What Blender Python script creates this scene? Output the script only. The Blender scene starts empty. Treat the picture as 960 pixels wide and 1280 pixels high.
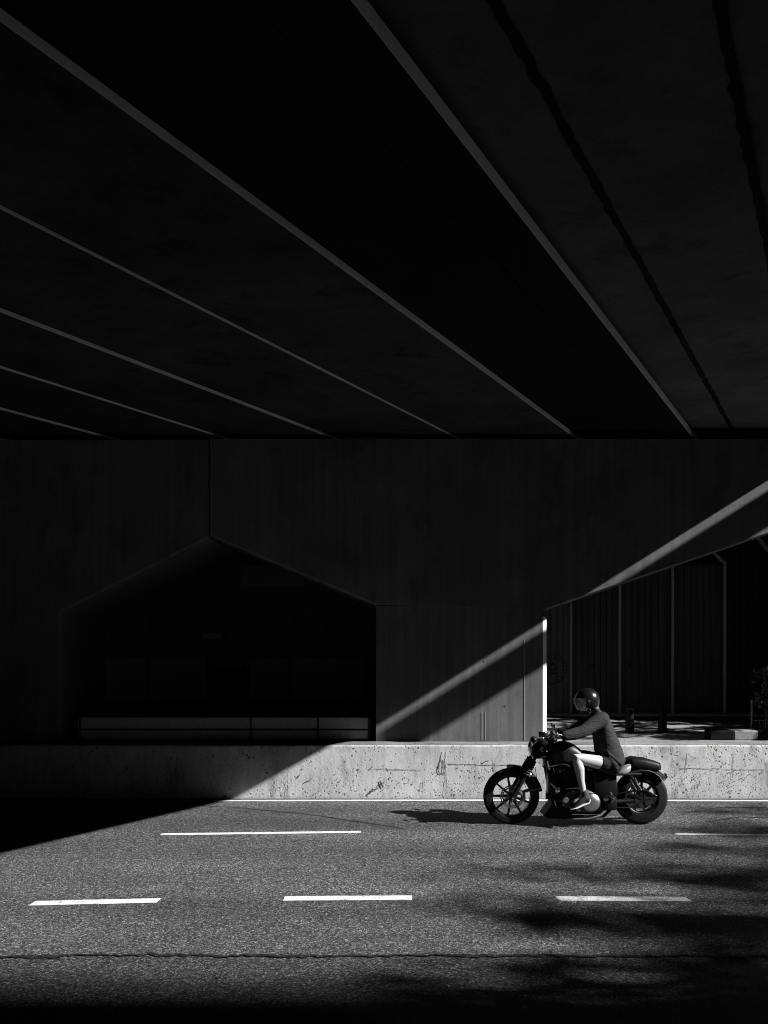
import bpy, bmesh, math, random
from mathutils import Vector, Matrix, noise
R = math.radians
scene = bpy.context.scene
COL = scene.collection
rnd = random.Random(11)

# ------------------------------------------------------------------ camera / light
F = 1100.0                      # focal length in photo pixels (960 x 1280 frame)
H, HORIZON = 2.23, 793.0
cam_d = bpy.data.cameras.new('camera'); cam = bpy.data.objects.new('camera', cam_d); COL.objects.link(cam)
cam.location = (0, 0, H); cam.rotation_euler = (R(90), 0, 0)
cam_d.sensor_width = 36; cam_d.lens = F / 1280 * 36; cam_d.shift_y = (HORIZON - 640) / 1280
cam_d.clip_start = 0.05; cam_d.clip_end = 2000
scene.camera = cam
SA = .45
SUN = Vector((-1.43, SA, -1.0))
sd = bpy.data.lights.new('sun', 'SUN'); so = bpy.data.objects.new('sun', sd); COL.objects.link(so)
sd.energy = 5.0; sd.angle = R(.5); sd.color = (1, .998, .995)
so.rotation_euler = SUN.to_track_quat('-Z', 'Y').to_euler(); so.location = (30, -6, 25)
w = bpy.data.worlds.new('World'); scene.world = w; w.use_nodes = True
nt = w.node_tree; nt.nodes.clear()
sky = nt.nodes.new('ShaderNodeTexSky'); sky.sky_type = 'NISHITA'; sky.sun_disc = False
sky.sun_elevation = math.asin(1 / SUN.length); sky.sun_rotation = math.atan2(1.43, -SA)
sky.air_density = .025; sky.dust_density = .01; sky.ozone_density = 2.0
sep = nt.nodes.new('ShaderNodeSeparateColor')          # black and white film behind a red filter
bg = nt.nodes.new('ShaderNodeBackground'); bg.inputs['Strength'].default_value = .05
wo = nt.nodes.new('ShaderNodeOutputWorld')
nt.links.new(sky.outputs[0], sep.inputs[0]); nt.links.new(sep.outputs[0], bg.inputs[0]); nt.links.new(bg.outputs[0], wo.inputs[0])
vs = scene.view_settings
vs.view_transform = 'Standard'; vs.look = 'None'; vs.gamma = 1; vs.use_curve_mapping = False; vs.exposure = 1.22
scene.render.engine = 'CYCLES'
cy = scene.cycles
cy.max_bounces = 5; cy.diffuse_bounces = 1; cy.glossy_bounces = 3; cy.transparent_max_bounces = 12
cy.pixel_filter_type = 'BLACKMAN_HARRIS'; cy.filter_width = 1.0
cy.use_denoising = True; cy.caustics_reflective = False; cy.caustics_refractive = False

# ------------------------------------------------------------------ materials
class N:
    """small wrapper round a material's node tree"""
    def __init__(s, name):
        s.m = bpy.data.materials.new(name); s.m.use_nodes = True
        s.t = s.m.node_tree; s.b = s.t.nodes['Principled BSDF']
        s.tc = s.t.nodes.new('ShaderNodeTexCoord'); s.co = s.tc.outputs['Object']
    def node(s, typ, ins=None, **kw):
        n = s.t.nodes.new(typ)
        for k, v in kw.items(): setattr(n, k, v)
        for k, v in (ins or {}).items(): s.put(n.inputs[k], v)
        return n
    def put(s, sock, v):
        if isinstance(v, bpy.types.NodeSocket): s.t.links.new(v, sock)
        else:
            if sock.type == 'RGBA' and not hasattr(v, '__len__'): v = (v, v, v, 1)
            if sock.type == 'VECTOR' and not hasattr(v, '__len__'): v = (v, v, v)
            sock.default_value = v
    def scaled(s, v): return s.node('ShaderNodeMapping', {'Vector': s.co, 'Scale': v}).outputs[0]
    def noise(s, scale, detail=4, rough=.55, vec=None, dist=0):
        return s.node('ShaderNodeTexNoise', {'Vector': vec or s.co, 'Scale': scale, 'Detail': detail, 'Roughness': rough, 'Distortion': dist}).outputs[0]
    def voro(s, scale, feature='F1', vec=None, out=0, rand=1):
        return s.node('ShaderNodeTexVoronoi', {'Vector': vec or s.co, 'Scale': scale, 'Randomness': rand}, feature=feature).outputs[out]
    def rng(s, v, a, b, c=0, d=1, smooth=False):
        return s.node('ShaderNodeMapRange', {'Value': v, 'From Min': a, 'From Max': b, 'To Min': c, 'To Max': d},
                      interpolation_type='SMOOTHSTEP' if smooth else 'LINEAR').outputs[0]
    def math(s, op, a, b=0):
        n = s.node('ShaderNodeMath', operation=op); s.put(n.inputs[0], a); s.put(n.inputs[1], b); return n.outputs[0]
    def mix(s, f, a, b):
        n = s.node('ShaderNodeMix', data_type='RGBA'); s.put(n.inputs[0], f); s.put(n.inputs[6], a); s.put(n.inputs[7], b); return n.outputs[2]
    def bump(s, h, dist=.01, strength=1, prev=None):
        ins = {'Height': h, 'Distance': dist, 'Strength': strength}
        if prev is not None: ins['Normal'] = prev
        return s.node('ShaderNodeBump', ins).outputs[0]
    def done(s, color=None, rough=None, normal=None, metal=None, spec=None, coat=None):
        for k, v in (('Base Color', color), ('Roughness', rough), ('Normal', normal), ('Metallic', metal),
                     ('Specular IOR Level', spec), ('Coat Weight', coat)):
            if v is not None: s.put(s.b.inputs[k], v)
        return s.m

def concrete(name, base, mott=.25, streak=.0, pits=0.0, rough=.88, bumpd=.004, stain=0.0):
    n = N(name)
    big = n.rng(n.noise(1.3, 6, .6), .3, .7, 1 - mott, 1 + mott)
    fine = n.rng(n.noise(45, 5, .7), .25, .75, 1 - mott * .6, 1 + mott * .6)
    v = n.math('MULTIPLY', n.math('MULTIPLY', big, fine), base)
    if streak:
        st = n.rng(n.noise(1, 5, .65, n.scaled((14, 14, .35))), .3, .7, 1 - streak, 1 + streak)
        v = n.math('MULTIPLY', v, st)
    h = n.noise(60, 6, .7)
    nrm = n.bump(h, bumpd, .8)
    if stain:
        sm = n.rng(n.noise(2.2, 7, .7, n.scaled((1, 1, .5))), .52, .66, 0, stain, True)
        v = n.math('MULTIPLY', v, n.math('SUBTRACT', 1, sm))
    if pits:
        cell = n.voro(16, vec=n.mix(.06, n.co, n.noise(9, 3)))
        zz = n.node('ShaderNodeSeparateXYZ', {0: n.co}).outputs[2]; foot = n.rng(zz, .32, .05, 0, .85)
        msk = n.math('MAXIMUM', n.rng(n.noise(2.0, 3, .6), .46, .62), n.math('MULTIPLY', foot, n.rng(n.noise(5, 4, .6), .4, .55)))
        pit = n.math('MULTIPLY', n.rng(cell, .16, .24, 1, 0), msk)
        cell2 = n.voro(38, vec=n.mix(.05, n.co, n.noise(25, 3)))
        pit2 = n.math('MULTIPLY', n.rng(cell2, .18, .3, 1, 0), n.math('MAXIMUM', n.rng(n.noise(3.4, 3, .6), .52, .64), n.math('MULTIPLY', foot, n.rng(n.noise(7, 4, .6), .42, .55))))
        pit = n.math('MAXIMUM', pit, pit2)
        v = n.math('MULTIPLY', v, n.math('SUBTRACT', 1, n.math('MULTIPLY', pit, pits)))
        nrm = n.bump(n.math('SUBTRACT', 1, pit), .012, .8, nrm)
        nrm = n.bump(n.noise(14, 7, .68), .012, .4, nrm)
    return n.done(n.mix(0, v, v), rough, nrm, spec=.04)

def plain(name, v, rough=.5, metal=0, spec=.5, coat=0, bump=0, bscale=80, var=0):
    n = N(name)
    col = v
    if var:
        f = n.rng(n.noise(bscale * .25, 5, .65), .3, .7, v * (1 - var), v * (1 + var)); col = n.mix(0, f, f)
    return n.done(col, rough, n.bump(n.noise(bscale, 4), bump) if bump else None, metal, spec, coat)

def asphalt(name, base, grain=1.0):
    n = N(name)
    big = n.math('MULTIPLY', n.rng(n.noise(.8, 6, .65, n.scaled((.3, 1, 1))), .3, .7, .74, 1.26), n.rng(n.noise(1.6, 3, .5, n.scaled((.04, 1, 1))), .35, .65, .84, 1.16))
    c1 = n.node('ShaderNodeSeparateColor', {0: n.voro(135, out=1)}).outputs[0]      # aggregate stones
    c2 = n.node('ShaderNodeSeparateColor', {0: n.voro(70, out=1)}).outputs[0]
    st = n.math('ADD', n.rng(n.math('POWER', c1, 1.5), 0, 1, .15, 1.6), n.rng(c1, .88, .92, 0, 1.1))
    st2 = n.rng(n.math('POWER', c2, 1.3), 0, 1, .3, 1.7)
    fine = n.rng(n.noise(30, 5, .85), .3, .7, .42, 1.58)
    v = n.math('MULTIPLY', n.math('MULTIPLY', n.math('MULTIPLY', st, st2), n.math('MULTIPLY', fine, big)), base)
    h = n.math('ADD', n.rng(n.voro(135), 0, .6, 1, 0), n.math('MULTIPLY', n.noise(40, 4, .7), 1.2))
    return n.done(n.mix(0, v, v), n.rng(c1, 0, 1, .65, .95), n.bump(h, .010 * grain, 1.0), spec=.15)

def paint(name, v, wear):
    n = N(name)
    m = n.rng(n.math('ADD', n.math('MULTIPLY', n.noise(60, 5, .75), .6), n.math('MULTIPLY', n.noise(7, 4, .7), .4)), wear - .05, wear + .05)
    return n.done(n.mix(m, v, .17), .7, n.bump(n.noise(70, 4, .7), .004, .8), spec=.3)

def corrugated(name, v):
    n = N(name)
    f = n.rng(n.noise(1, 5, .6, n.scaled((9, 9, .5))), .3, .7, v * .7, v * 1.3)
    return n.done(n.mix(0, f, f), .55, n.bump(n.noise(30, 4), .002))

M = {
 'road': asphalt('asphalt', .125), 'road_old': asphalt('old_asphalt', .10, 1.5), 'seam': asphalt('seam_grit', .035, 1.5), 'tar': plain('tar', .018, .75, bump=.006, bscale=50, spec=.2),
 'line': paint('road_paint', .6, .565), 'line_worn': paint('worn_road_paint', .55, .525), 'line_faint': paint('faint_road_paint', .42, .56),
 'wall': concrete('wall_concrete', .37, .15, .16, .8, stain=.4), 'cap_stone': concrete('wall_top_concrete', .5, .3, 0, .5),
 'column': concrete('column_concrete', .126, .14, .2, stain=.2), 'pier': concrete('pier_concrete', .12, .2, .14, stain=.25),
 'edge': concrete('sunlit_corner_concrete', .72, .05, .03), 'girder': concrete('girder_concrete', .044, .3, .15, stain=.45), 'lit_edge': concrete('lit_edge_concrete', .75, .12, 0),
 'girder2': concrete('skylit_girder_concrete', .085, .25, .1, stain=.3), 'near_black': concrete('near_black_concrete', .012, .3, 0), 'near_black2': concrete('grimy_concrete', .13, .3, 0, stain=.3),
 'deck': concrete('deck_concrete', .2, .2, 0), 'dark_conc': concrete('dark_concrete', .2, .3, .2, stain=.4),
 'pave': concrete('paving_concrete', .2, .2, 0, .3), 'soil': concrete('soil', .08, .4),
 'sheet': corrugated('dark_painted_sheet', .045), 'sheet2': corrugated('black_painted_sheet', .02), 'sheet3': corrugated('grey_painted_sheet', .10),
 'post': plain('pale_grey_paint', .34, .5, var=.2), 'emblem': plain('black_ink', .008, .7),
 'black': plain('black_lacquer', .006, .22, 0, .5, .6), 'satin': plain('satin_black_metal', .008, .42, 0, .28, bump=.001, bscale=120),
 'matte': plain('matte_black', .005, .6, 0, .12), 'gravel': concrete('gravel_top', .17, .45, 0, .7, bumpd=.012), 'rubber': plain('tyre_rubber', .007, .6, 0, .2, bump=.001, bscale=200), 'chrome': plain('chrome', .75, .12, 1),
 'alloy': plain('brushed_alloy', .5, .34, 1, bump=.0006, bscale=160), 'greym': plain('dull_grey_metal', .16, .42, .9), 'darkm': plain('dark_cast_metal', .05, .4, .7),
 'leather': plain('black_leather', .006, .5, 0, .22, bump=.003, bscale=70), 'tan': plain('pale_leather', .22, .45, 0, .4, bump=.002, bscale=90),
 'lens': plain('lamp_glass', .04, .08, 0, .8, 1), 'red': plain('dark_lens', .04, .15, 0, .6),
 'skin': plain('skin', .35, .5, 0, .4, bump=.001, bscale=90, var=.05), 'hair': plain('hair', .015, .6),
 'shoe': plain('black_shoe_fabric', .014, .7, bump=.002), 'sole': plain('white_sole', .75, .6),
 'paintblack': plain('black_paint', .005, .7, 0, .08, var=.3, bump=.002), 'kerbwhite': plain('grey_kerb_paint', .2, .7, var=.3, bump=.003),
 'bark': plain('bark', .1, .9, var=.4, bump=.02, bscale=14), 'leaf': plain('leaf', .06, .6, var=.4),
 'facade': concrete('facade_render', .3, .15, .1), 'glass': plain('window_glass', .02, .08, 0, .6),
 'white': plain('white_enamel', .6, .5), 'verge': plain('verge_grass', .06, .9, var=.5, bump=.02, bscale=40),
}
def fabric(name, v):
    n = N(name)
    h = n.math('ADD', n.noise(1, 3, .5, n.scaled((7, 7, 22)), .8), n.math('MULTIPLY', n.noise(300, 2), .05))
    return n.done(v, .9, n.bump(h, .022, .8), spec=.08)
M['shirt'] = fabric('dark_grey_cotton', .03); M['shorts'] = fabric('black_cotton', .02)
n = N('clear_visor'); M['visor'] = n.done(.8, .12, spec=.6); n.b.inputs['Alpha'].default_value = .16

# ------------------------------------------------------------------ mesh helpers
class MB:
    def __init__(s): s.bm = bmesh.new()
    def face(s, pts):
        return s.bm.faces.new([s.bm.verts.new(p) for p in pts])
    def box(s, x0, x1, y0, y1, z0, z1, bev=0):
        r = bmesh.ops.create_cube(s.bm, size=1); v = r['verts']
        for q in v: q.co = Vector(((x0 + x1) / 2 + q.co.x * (x1 - x0), (y0 + y1) / 2 + q.co.y * (y1 - y0), (z0 + z1) / 2 + q.co.z * (z1 - z0)))
        if bev:
            es = list({e for q in v for e in q.link_edges})
            bmesh.ops.bevel(s.bm, geom=es, offset=bev, segments=2, affect='EDGES', profile=.5)
        return s
    def bar(s, a, b, w_, h_, bev=0):
        """box between two points"""
        a, b = Vector(a), Vector(b); d = b - a
        q = d.to_track_quat('Z', 'Y').to_matrix().to_4x4()
        r = bmesh.ops.create_cube(s.bm, size=1); v = r['verts']
        for k in v: k.co = Vector((k.co.x * w_, k.co.y * h_, k.co.z * d.length))
        if bev: 
            es = list({e for k in v for e in k.link_edges})
            r2 = bmesh.ops.bevel(s.bm, geom=es, offset=bev, segments=2, affect='EDGES', profile=.5)
            v = list({k for f in r2['faces'] for k in f.verts} | {k for k in v if k.is_valid})
        bmesh.ops.transform(s.bm, matrix=Matrix.Translation((a + b) / 2) @ q, verts=v)
        return s
    def tube(s, pts, rad, seg=10, caps=True, squash=None):
        """round tube through points; rad is a number or one per point; squash=(axis vector, factor)"""
        P = [Vector(p) for p in pts]
        rr = [rad] * len(P) if not hasattr(rad, '__len__') else rad
        rings, up = [], None
        for i, p in enumerate(P):
            t = ((P[min(i + 1, len(P) - 1)] - p).normalized() + (p - P[max(i - 1, 0)]).normalized())
            t = t.normalized() if t.length > 1e-6 else Vector((0, 0, 1))
            if up is None:
                up = t.orthogonal().normalized()
                if abs(t.y) < .95: up = (Vector((0, 1, 0)) - t * t.y).normalized()
            up = (up - t * up.dot(t)).normalized(); sidev = t.cross(up)
            ra = rr[i] if hasattr(rr[i], '__len__') else (rr[i], rr[i])
            rings.append([s.bm.verts.new(p + up * math.cos(2 * math.pi * k / seg) * ra[0] + sidev * math.sin(2 * math.pi * k / seg) * ra[1]) for k in range(seg)])
        for a, b in zip(rings, rings[1:]):
            for k in range(seg): s.bm.faces.new((a[k], a[(k + 1) % seg], b[(k + 1) % seg], b[k]))
        if caps: s.bm.faces.new(rings[0][::-1]); s.bm.faces.new(rings[-1])
        return s
    def lathe(s, c, prof, axis='Y', seg=48, close=False, a0=0, a1=360):
        """prof = [(radius, along-axis)]"""
        c = Vector(c); full = abs(a1 - a0) >= 360
        nn = seg if full else seg + 1
        rings = []
        for r_, h_ in prof:
            ring = []
            for k in range(nn):
                a = R(a0 + (a1 - a0) * k / seg)
                u, v_ = math.cos(a) * r_, math.sin(a) * r_
                o = {'Y': (u, h_, v_), 'Z': (u, v_, h_), 'X': (h_, u, v_)}[axis]
                ring.append(s.bm.verts.new(c + Vector(o)))
            rings.append(ring)
        prs = list(zip(rings, rings[1:])) + ([(rings[-1], rings[0])] if close else [])
        for a, b in prs:
            for k in range(nn if full else nn - 1): s.bm.faces.new((a[k], a[(k + 1) % nn], b[(k + 1) % nn], b[k]))
        if not full and close:
            s.bm.faces.new([r_[0] for r_ in rings]); s.bm.faces.new([r_[-1] for r_ in rings][::-1])
        if not close and full:
            if prof[0][0] > 1e-5: s.bm.faces.new(rings[0])
            if prof[-1][0] > 1e-5: s.bm.faces.new(rings[-1][::-1])
        return s
    def prism(s, poly, y0, y1, shear=0.0, bev=0, pick=None):
        """polygon of (x, z) swept along Y; shear moves x per metre of y"""
        a = [s.bm.verts.new((x, y0, z)) for x, z in poly]
        b = [s.bm.verts.new((x + shear * (y1 - y0), y1, z)) for x, z in poly]
        k = len(poly); s.bm.faces.new(a); s.bm.faces.new(b[::-1])
        for i in range(k): s.bm.faces.new((a[i], a[(i + 1) % k], b[(i + 1) % k], b[i]))
        if bev:
            es = [e for e in s.bm.edges if e.verts[0] in a and e.verts[1] in a and (pick is None or pick((e.verts[0].co + e.verts[1].co) / 2))]
            bmesh.ops.bevel(s.bm, geom=es, offset=bev, segments=1, affect='EDGES')
        return s
    def ball(s, c, r, sub=3):
        m = bmesh.ops.create_icosphere(s.bm, subdivisions=sub, radius=1)
        r = (r, r, r) if not hasattr(r, '__len__') else r
        for v in m['verts']: v.co = Vector(c) + Vector((v.co.x * r[0], v.co.y * r[1], v.co.z * r[2]))
        return s
    def build(s, name, mat, parent=None, smooth=None, mods=()):
        s.bm.normal_update(); bmesh.ops.recalc_face_normals(s.bm, faces=s.bm.faces)
        me = bpy.data.meshes.new(name); s.bm.to_mesh(me); s.bm.free()
        o = bpy.data.objects.new(name, me); COL.objects.link(o)
        for kind, kw in mods:
            md = o.modifiers.new(kind, kind)
            for k, v in kw.items(): setattr(md, k, v)
        if mods:
            dg = bpy.context.evaluated_depsgraph_get(); dg.update()
            new = bpy.data.meshes.new_from_object(o.evaluated_get(dg)); o.modifiers.clear(); o.data = new; me = new
            me.name = name
        me.materials.clear(); me.materials.append(mat)
        if smooth is not None:
            for p in me.polygons: p.use_smooth = True
            me.set_sharp_from_angle(angle=R(smooth))
        if parent is not None: o.parent = parent
        return o

def tag(o, label=None, cat=None, group=None, kind=None):
    if label: o['label'] = label
    if cat: o['category'] = cat
    if group: o['group'] = group
    if kind: o['kind'] = kind
    return o
def empty(name, loc, label, cat, group=None):
    o = bpy.data.objects.new(name, None); COL.objects.link(o); o.location = loc; o.empty_display_size = .2
    return tag(o, label, cat, group)
def gpt(px, py, z=0.0):
    """photo pixel -> point on the level z (used once to measure where things stand)"""
    d = (H - z) * F / (py - HORIZON); return Vector(((px - 480) / F * d, d, z))

# ------------------------------------------------------------------ ground, road
b = MB(); b.face([(-400, -300, -.02), (400, -300, -.02), (400, 500, -.02), (-400, 500, -.02)]); tag(b.build('ground', M['soil']), kind='structure')
SEAM = 6.1
def seam_y(x): return SEAM + .035 * noise.noise(Vector((x * .9, 3, 0))) + .02 * noise.noise(Vector((x * 4, 7, 0))) + .025 * noise.noise(Vector((x * 15, 9, 0))) + .022 * noise.noise(Vector((x * 40, 2, 0)))
def strip_sheet(name, f0, f1, z, mat, x0=-45, x1=45, fine=None):
    b = MB(); xs = []
    x = x0
    while x < x1: xs.append(x); x += .03 if (fine and -5 < x < 5) else 1.0
    xs.append(x1)
    A = [b.bm.verts.new((x, f0(x), z)) for x in xs]; B = [b.bm.verts.new((x, f1(x), z)) for x in xs]
    for i in range(len(xs) - 1): b.bm.faces.new((A[i], A[i + 1], B[i + 1], B[i]))
    return b.build(name, mat)
tag(strip_sheet('road', lambda x: 3.2, lambda x: 12.0, -.004, M['road_old']), kind='structure')
tag(strip_sheet('road_overlay', lambda x: seam_y(x) + .02, lambda x: 12.0, 0, M['road'], fine=1), kind='structure')
tag(strip_sheet('road_seam', lambda x: seam_y(x) - .004 - .04 * max(0, .2 + noise.noise(Vector((x * 2.3, 31, 0))) + .8 * noise.noise(Vector((x * 17, 5, 0)))), lambda x: seam_y(x) + .022, .004, M['seam'], -45, 45, 1), kind='structure')
def quad_mark(p0, p1, wid, mat, skew=.0):
    a, c = gpt(*p0), gpt(*p1); b = MB()
    n_ = max(2, int((c - a).length / .08)); A, B = [], []
    for i in range(n_ + 1):
        t = i / n_; p = a.lerp(c, t); jy = .006 * noise.noise(Vector((p.x * 7, p.y, 1)))
        sk = skew * (1 if t == 0 else (1 if t == 1 else 1))
        A.append(b.bm.verts.new((p.x - sk, p.y - wid / 2 + jy, .004))); B.append(b.bm.verts.new((p.x + sk, p.y + wid / 2 + jy, .004)))
    for i in range(n_): b.bm.faces.new((A[i], A[i + 1], B[i + 1], B[i]))
    return tag(b.build('road_marking', mat), kind='structure')
quad_mark((40, 1129.5), (199, 1126), .125, M['line'], .006); quad_mark((355, 1123.5), (515, 1122.5), .125, M['line'], 0); quad_mark((697, 1123.5), (861, 1124.5), .125, M['line_worn'], -.006)
quad_mark((-190, 1136), (-30, 1132), .125, M['line']); quad_mark((1040, 1127), (1200, 1129), .125, M['line_worn'])
quad_mark((201, 1043.2), (451, 1040.2), .095, M['line']); quad_mark((845, 1043), (1110, 1045), .08, M['line_faint'])
quad_mark((-460, 1012), (0, 1004), .09, M['line']); quad_mark((0, 1004), (300, 1001), .09, M['line']); quad_mark((300, 1001), (640, 1000.5), .1, M['line']); quad_mark((640, 1000.5), (1400, 1002), .1, M['line'])
def crack(pts, wid, z=.0045, name='road_crack', amp=.02):
    P = [gpt(*p) for p in pts]; b = MB(); A, B = [], []; L = 0
    for a, c in zip(P, P[1:]):
        n_ = max(2, int((c - a).length / .05))
        for i in range(n_):
            p = a.lerp(c, i / n_); L += 1
            off = amp * noise.noise(Vector((p.x * 3, p.y * 3, 5))) + amp * .5 * noise.noise(Vector((p.x * 13, p.y * 13, 2)))
            ww = wid * (.55 + .9 * abs(noise.noise(Vector((p.x * 9, 4, p.y)))))
            A.append(b.bm.verts.new((p.x, p.y + off - ww, z))); B.append(b.bm.verts.new((p.x + .004, p.y + off + ww, z)))
    for i in range(len(A) - 1): b.bm.faces.new((A[i], A[i + 1], B[i + 1], B[i]))
    return tag(b.build(name, M['tar']), kind='structure')
crack([(245, 1007), (300, 1010), (380, 1017.5), (440, 1026), (512, 1037)], .014)
crack([(862, 1016), (884, 1026), (912, 1037)], .02, amp=.05); crack([(838, 1024), (862, 1016), (905, 1009), (960, 1010)], .016, amp=.05)
crack([(880, 1029), (925, 1021), (975, 1024)], .016, amp=.06); crack([(905, 1009), (918, 1022), (958, 1034)], .014, amp=.05)
crack([(490, 1091), (502, 1090.6)], .012, amp=.0); crack([(146, 1111), (156, 1110.6)], .016, amp=0)
tag(strip_sheet('road_gutter', lambda x: 11.885 + .02 * noise.noise(Vector((x * 4, 2, 2))), lambda x: 11.96, .003, M['tar'], -45, 45, 1), kind='structure')
b = MB(); b.box(-45, 45, 3.0, 3.2, -.02, .12, .015); tag(b.build('kerb', M['pave']), kind='structure')
b = MB(); b.box(-45, 45, -8, 3.0, -.02, .1); tag(b.build('verge', M['verge']), kind='structure')
# ------------------------------------------------------------------ retaining wall and raised pavement
WB, WT, WZ = 11.93, 12.05, .715
b = MB()
poly = [(WB, -.02), (WB, .0), (WB + .008, .05), (WT - .012, WZ - .018), (WT + .012, WZ), (12.36, WZ + .008), (12.36, -.02)]
xs = [-30 + .25 * i for i in range(241)]
rings = []
for x in xs:
    rings.append([b.bm.verts.new((x, y + (.006 * noise.noise(Vector((x * 1.5, z * 4, 2)))), z + (.008 * noise.noise(Vector((x * 2.5, y, 8))) if z > .6 else 0))) for y, z in poly])
for a, c in zip(rings, rings[1:]):
    for k in range(len(poly) - 1): b.bm.faces.new((a[k], a[k + 1], c[k + 1], c[k]))
top_rings = [(Vector(r_[4].co) + Vector((0, .014 + .01 * noise.noise(Vector((r_[4].co.x * 7, 1, 1))), .004)), Vector(r_[5].co) + Vector((0, 0, .004))) for r_ in rings]
wall = tag(b.build('retaining_wall', M['wall'], smooth=25), 'long low pitted concrete wall with sloping face along the far edge of the road', 'wall')
b = MB(); tr = [[b.bm.verts.new(p) for p in r_] for r_ in top_rings]
for a, c in zip(tr, tr[1:]): b.bm.faces.new((a[0], a[1], c[1], c[0]))
b.build('gravel_top', M['gravel'], wall)
def wall_pt(px, py, proud=.010):
    # on the battered wall face
    y = 11.98
    for _ in range(4):
        z = H - (py - HORIZON) / F * y; y = WB + (WT - WB) * max(0, min(1, (z - .05) / (WZ - .07)))
    return Vector(((px - 480) / F * y, y - proud, z))
b = MB()
def wcrack(pts, wd, jit=.5):
    fine = []
    for a, c in zip(pts, pts[1:]):
        n_ = max(1, int(math.hypot(c[0] - a[0], c[1] - a[1]) / 2.5))
        for i in range(n_):
            t = i / n_; fine.append((a[0] + (c[0] - a[0]) * t + rnd.uniform(-jit, jit), a[1] + (c[1] - a[1]) * t + rnd.uniform(-jit, jit)))
    fine.append(pts[-1]); A, B = [], []
    for i, p in enumerate(fine):
        q = fine[min(i + 1, len(fine) - 1)]; o = fine[max(i - 1, 0)]
        dx, dy = q[0] - o[0], q[1] - o[1]; l = math.hypot(dx, dy) or 1
        k = wd * rnd.uniform(.35, 1)
        A.append(b.bm.verts.new(wall_pt(p[0] - dy / l * k, p[1] + dx / l * k))); B.append(b.bm.verts.new(wall_pt(p[0] + dy / l * k, p[1] - dx / l * k)))
    for i in range(len(A) - 1): b.bm.faces.new((A[i], A[i + 1], B[i + 1], B[i]))
for pts, wd in (([(557, 936), (556, 955), (558, 970), (557, 996)], .5), ([(468, 961), (500, 962), (526, 962.5)], .35), ([(560, 955), (600, 956), (652, 956.5)], .4),
                ([(552, 940), (550, 952), (547, 962), (549, 967), (556, 967)], .8), ([(553, 950), (554, 966)], .6), ([(480, 978), (474, 980), (472, 986), (466, 987), (461, 993)], .9),
                ([(475, 976), (479, 984)], 1.4), ([(603, 954), (607, 951), (611, 951)], .6), ([(616, 936), (621, 933)], .6), ([(371, 973), (375, 968)], .8), ([(380, 978), (389, 975)], .6),
                ([(462, 962), (466, 958)], .9), ([(447, 961), (449, 962)], 1.2), ([(377, 961), (378, 962)], 1.2), ([(387, 954), (390, 951)], .7), ([(529, 975), (527, 990)], .35),
                ([(360, 962), (359, 996)], .35), ([(858, 938), (857, 965)], .35), ([(850, 960), (900, 961)], .35), ([(905, 962), (955, 962)], .3), ([(916, 940), (915, 975)], .3),
                ([(630, 960), (631, 966)], .5), ([(600, 972), (604, 970), (606, 974)], .6)): wcrack(pts, wd)
for _ in range(190):
    x, y = rnd.choice([rnd.uniform(835, 965), rnd.uniform(835, 965), rnd.uniform(320, 605)]), None
    y = rnd.uniform(938, 990) if x > 800 else (rnd.uniform(972, 992) if rnd.random() < .75 else rnd.uniform(938, 972))
    l = rnd.uniform(.6, 2.6); a = rnd.uniform(0, 1.4)
    wcrack([(x, y), (x + l * math.cos(a), y - l * math.sin(a))], rnd.uniform(.3, .75), .3)
b.build('crack', plain('dark_crack', .06, .9), wall)
b = MB(); b.face([(-60, 12.3, WZ - .004), (60, 12.3, WZ - .004), (60, 60, WZ - .004), (-60, 60, WZ - .004)]); tag(b.build('pavement', M['pave']), kind='structure')

# ------------------------------------------------------------------ viaduct overhead
CY, SH, ZS = 12.4, .525, 5.05
via = empty('road_viaduct', (3.5, 13, 4.98), 'dark concrete road viaduct overhead with parallel girders running off to the right', 'viaduct')
via.location = (0, 0, 0)
Y0, Y1 = -16.0, 13.35
def gx(x, y): return x + SH * (y - CY)
def girder(xl, xr, zl, zr, mat, edge=0):
    b = MB(); ch = .012
    poly = [(gx(xl, Y0), zl), (gx(xr, Y0), zr), (gx(xr, Y0), 5.42), (gx(xl, Y0), 5.42)]
    b.prism(poly, Y0, Y1, SH); g = b.build('girder', mat, via)
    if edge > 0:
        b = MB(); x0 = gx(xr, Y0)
        b.prism([(x0 - .002, zr + .0015), (x0 + .004, zr + .004), (x0 + .004, zr + edge - .002), (x0 - .002, zr + edge - .002)], Y0, Y1, SH); b.build('lit_edge_strip', M['lit_edge'], g)  # pale strip paints in sky light on the girder's right face
    return g
edges = [-14.3, -12.6, -10.9, -9.2, -7.5, -5.8, -4.11, -2.457, -.9, .9, 2.615]
steps = {-14.3: .05, -12.6: .05, -10.9: .05, -9.2: .05, -7.5: .05, -5.8: .05, -4.11: .035, -2.457: .03, -.9: .042, .9: .03, 2.615: .065}
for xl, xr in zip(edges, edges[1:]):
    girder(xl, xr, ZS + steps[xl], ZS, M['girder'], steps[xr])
girder(2.615, 3.80, ZS + .065, ZS + .06, M['near_black'])  # near-black on these two girders paints in the shade of a recess
girder(3.86, 4.306, ZS + .03, ZS, M['near_black'], .095)
girder(4.306, 4.862, ZS + .097, ZS + .10, M['girder2'])  # paler colour on outer girders and edge slab paints in sky light
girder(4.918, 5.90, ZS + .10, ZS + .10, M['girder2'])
EDGE = [(-20, -10.7), (3, 1.40), (6.58, 3.73), (9.45, 5.58), (10.38, 6.2), (12, 6.78), (45, 22)]
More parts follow.
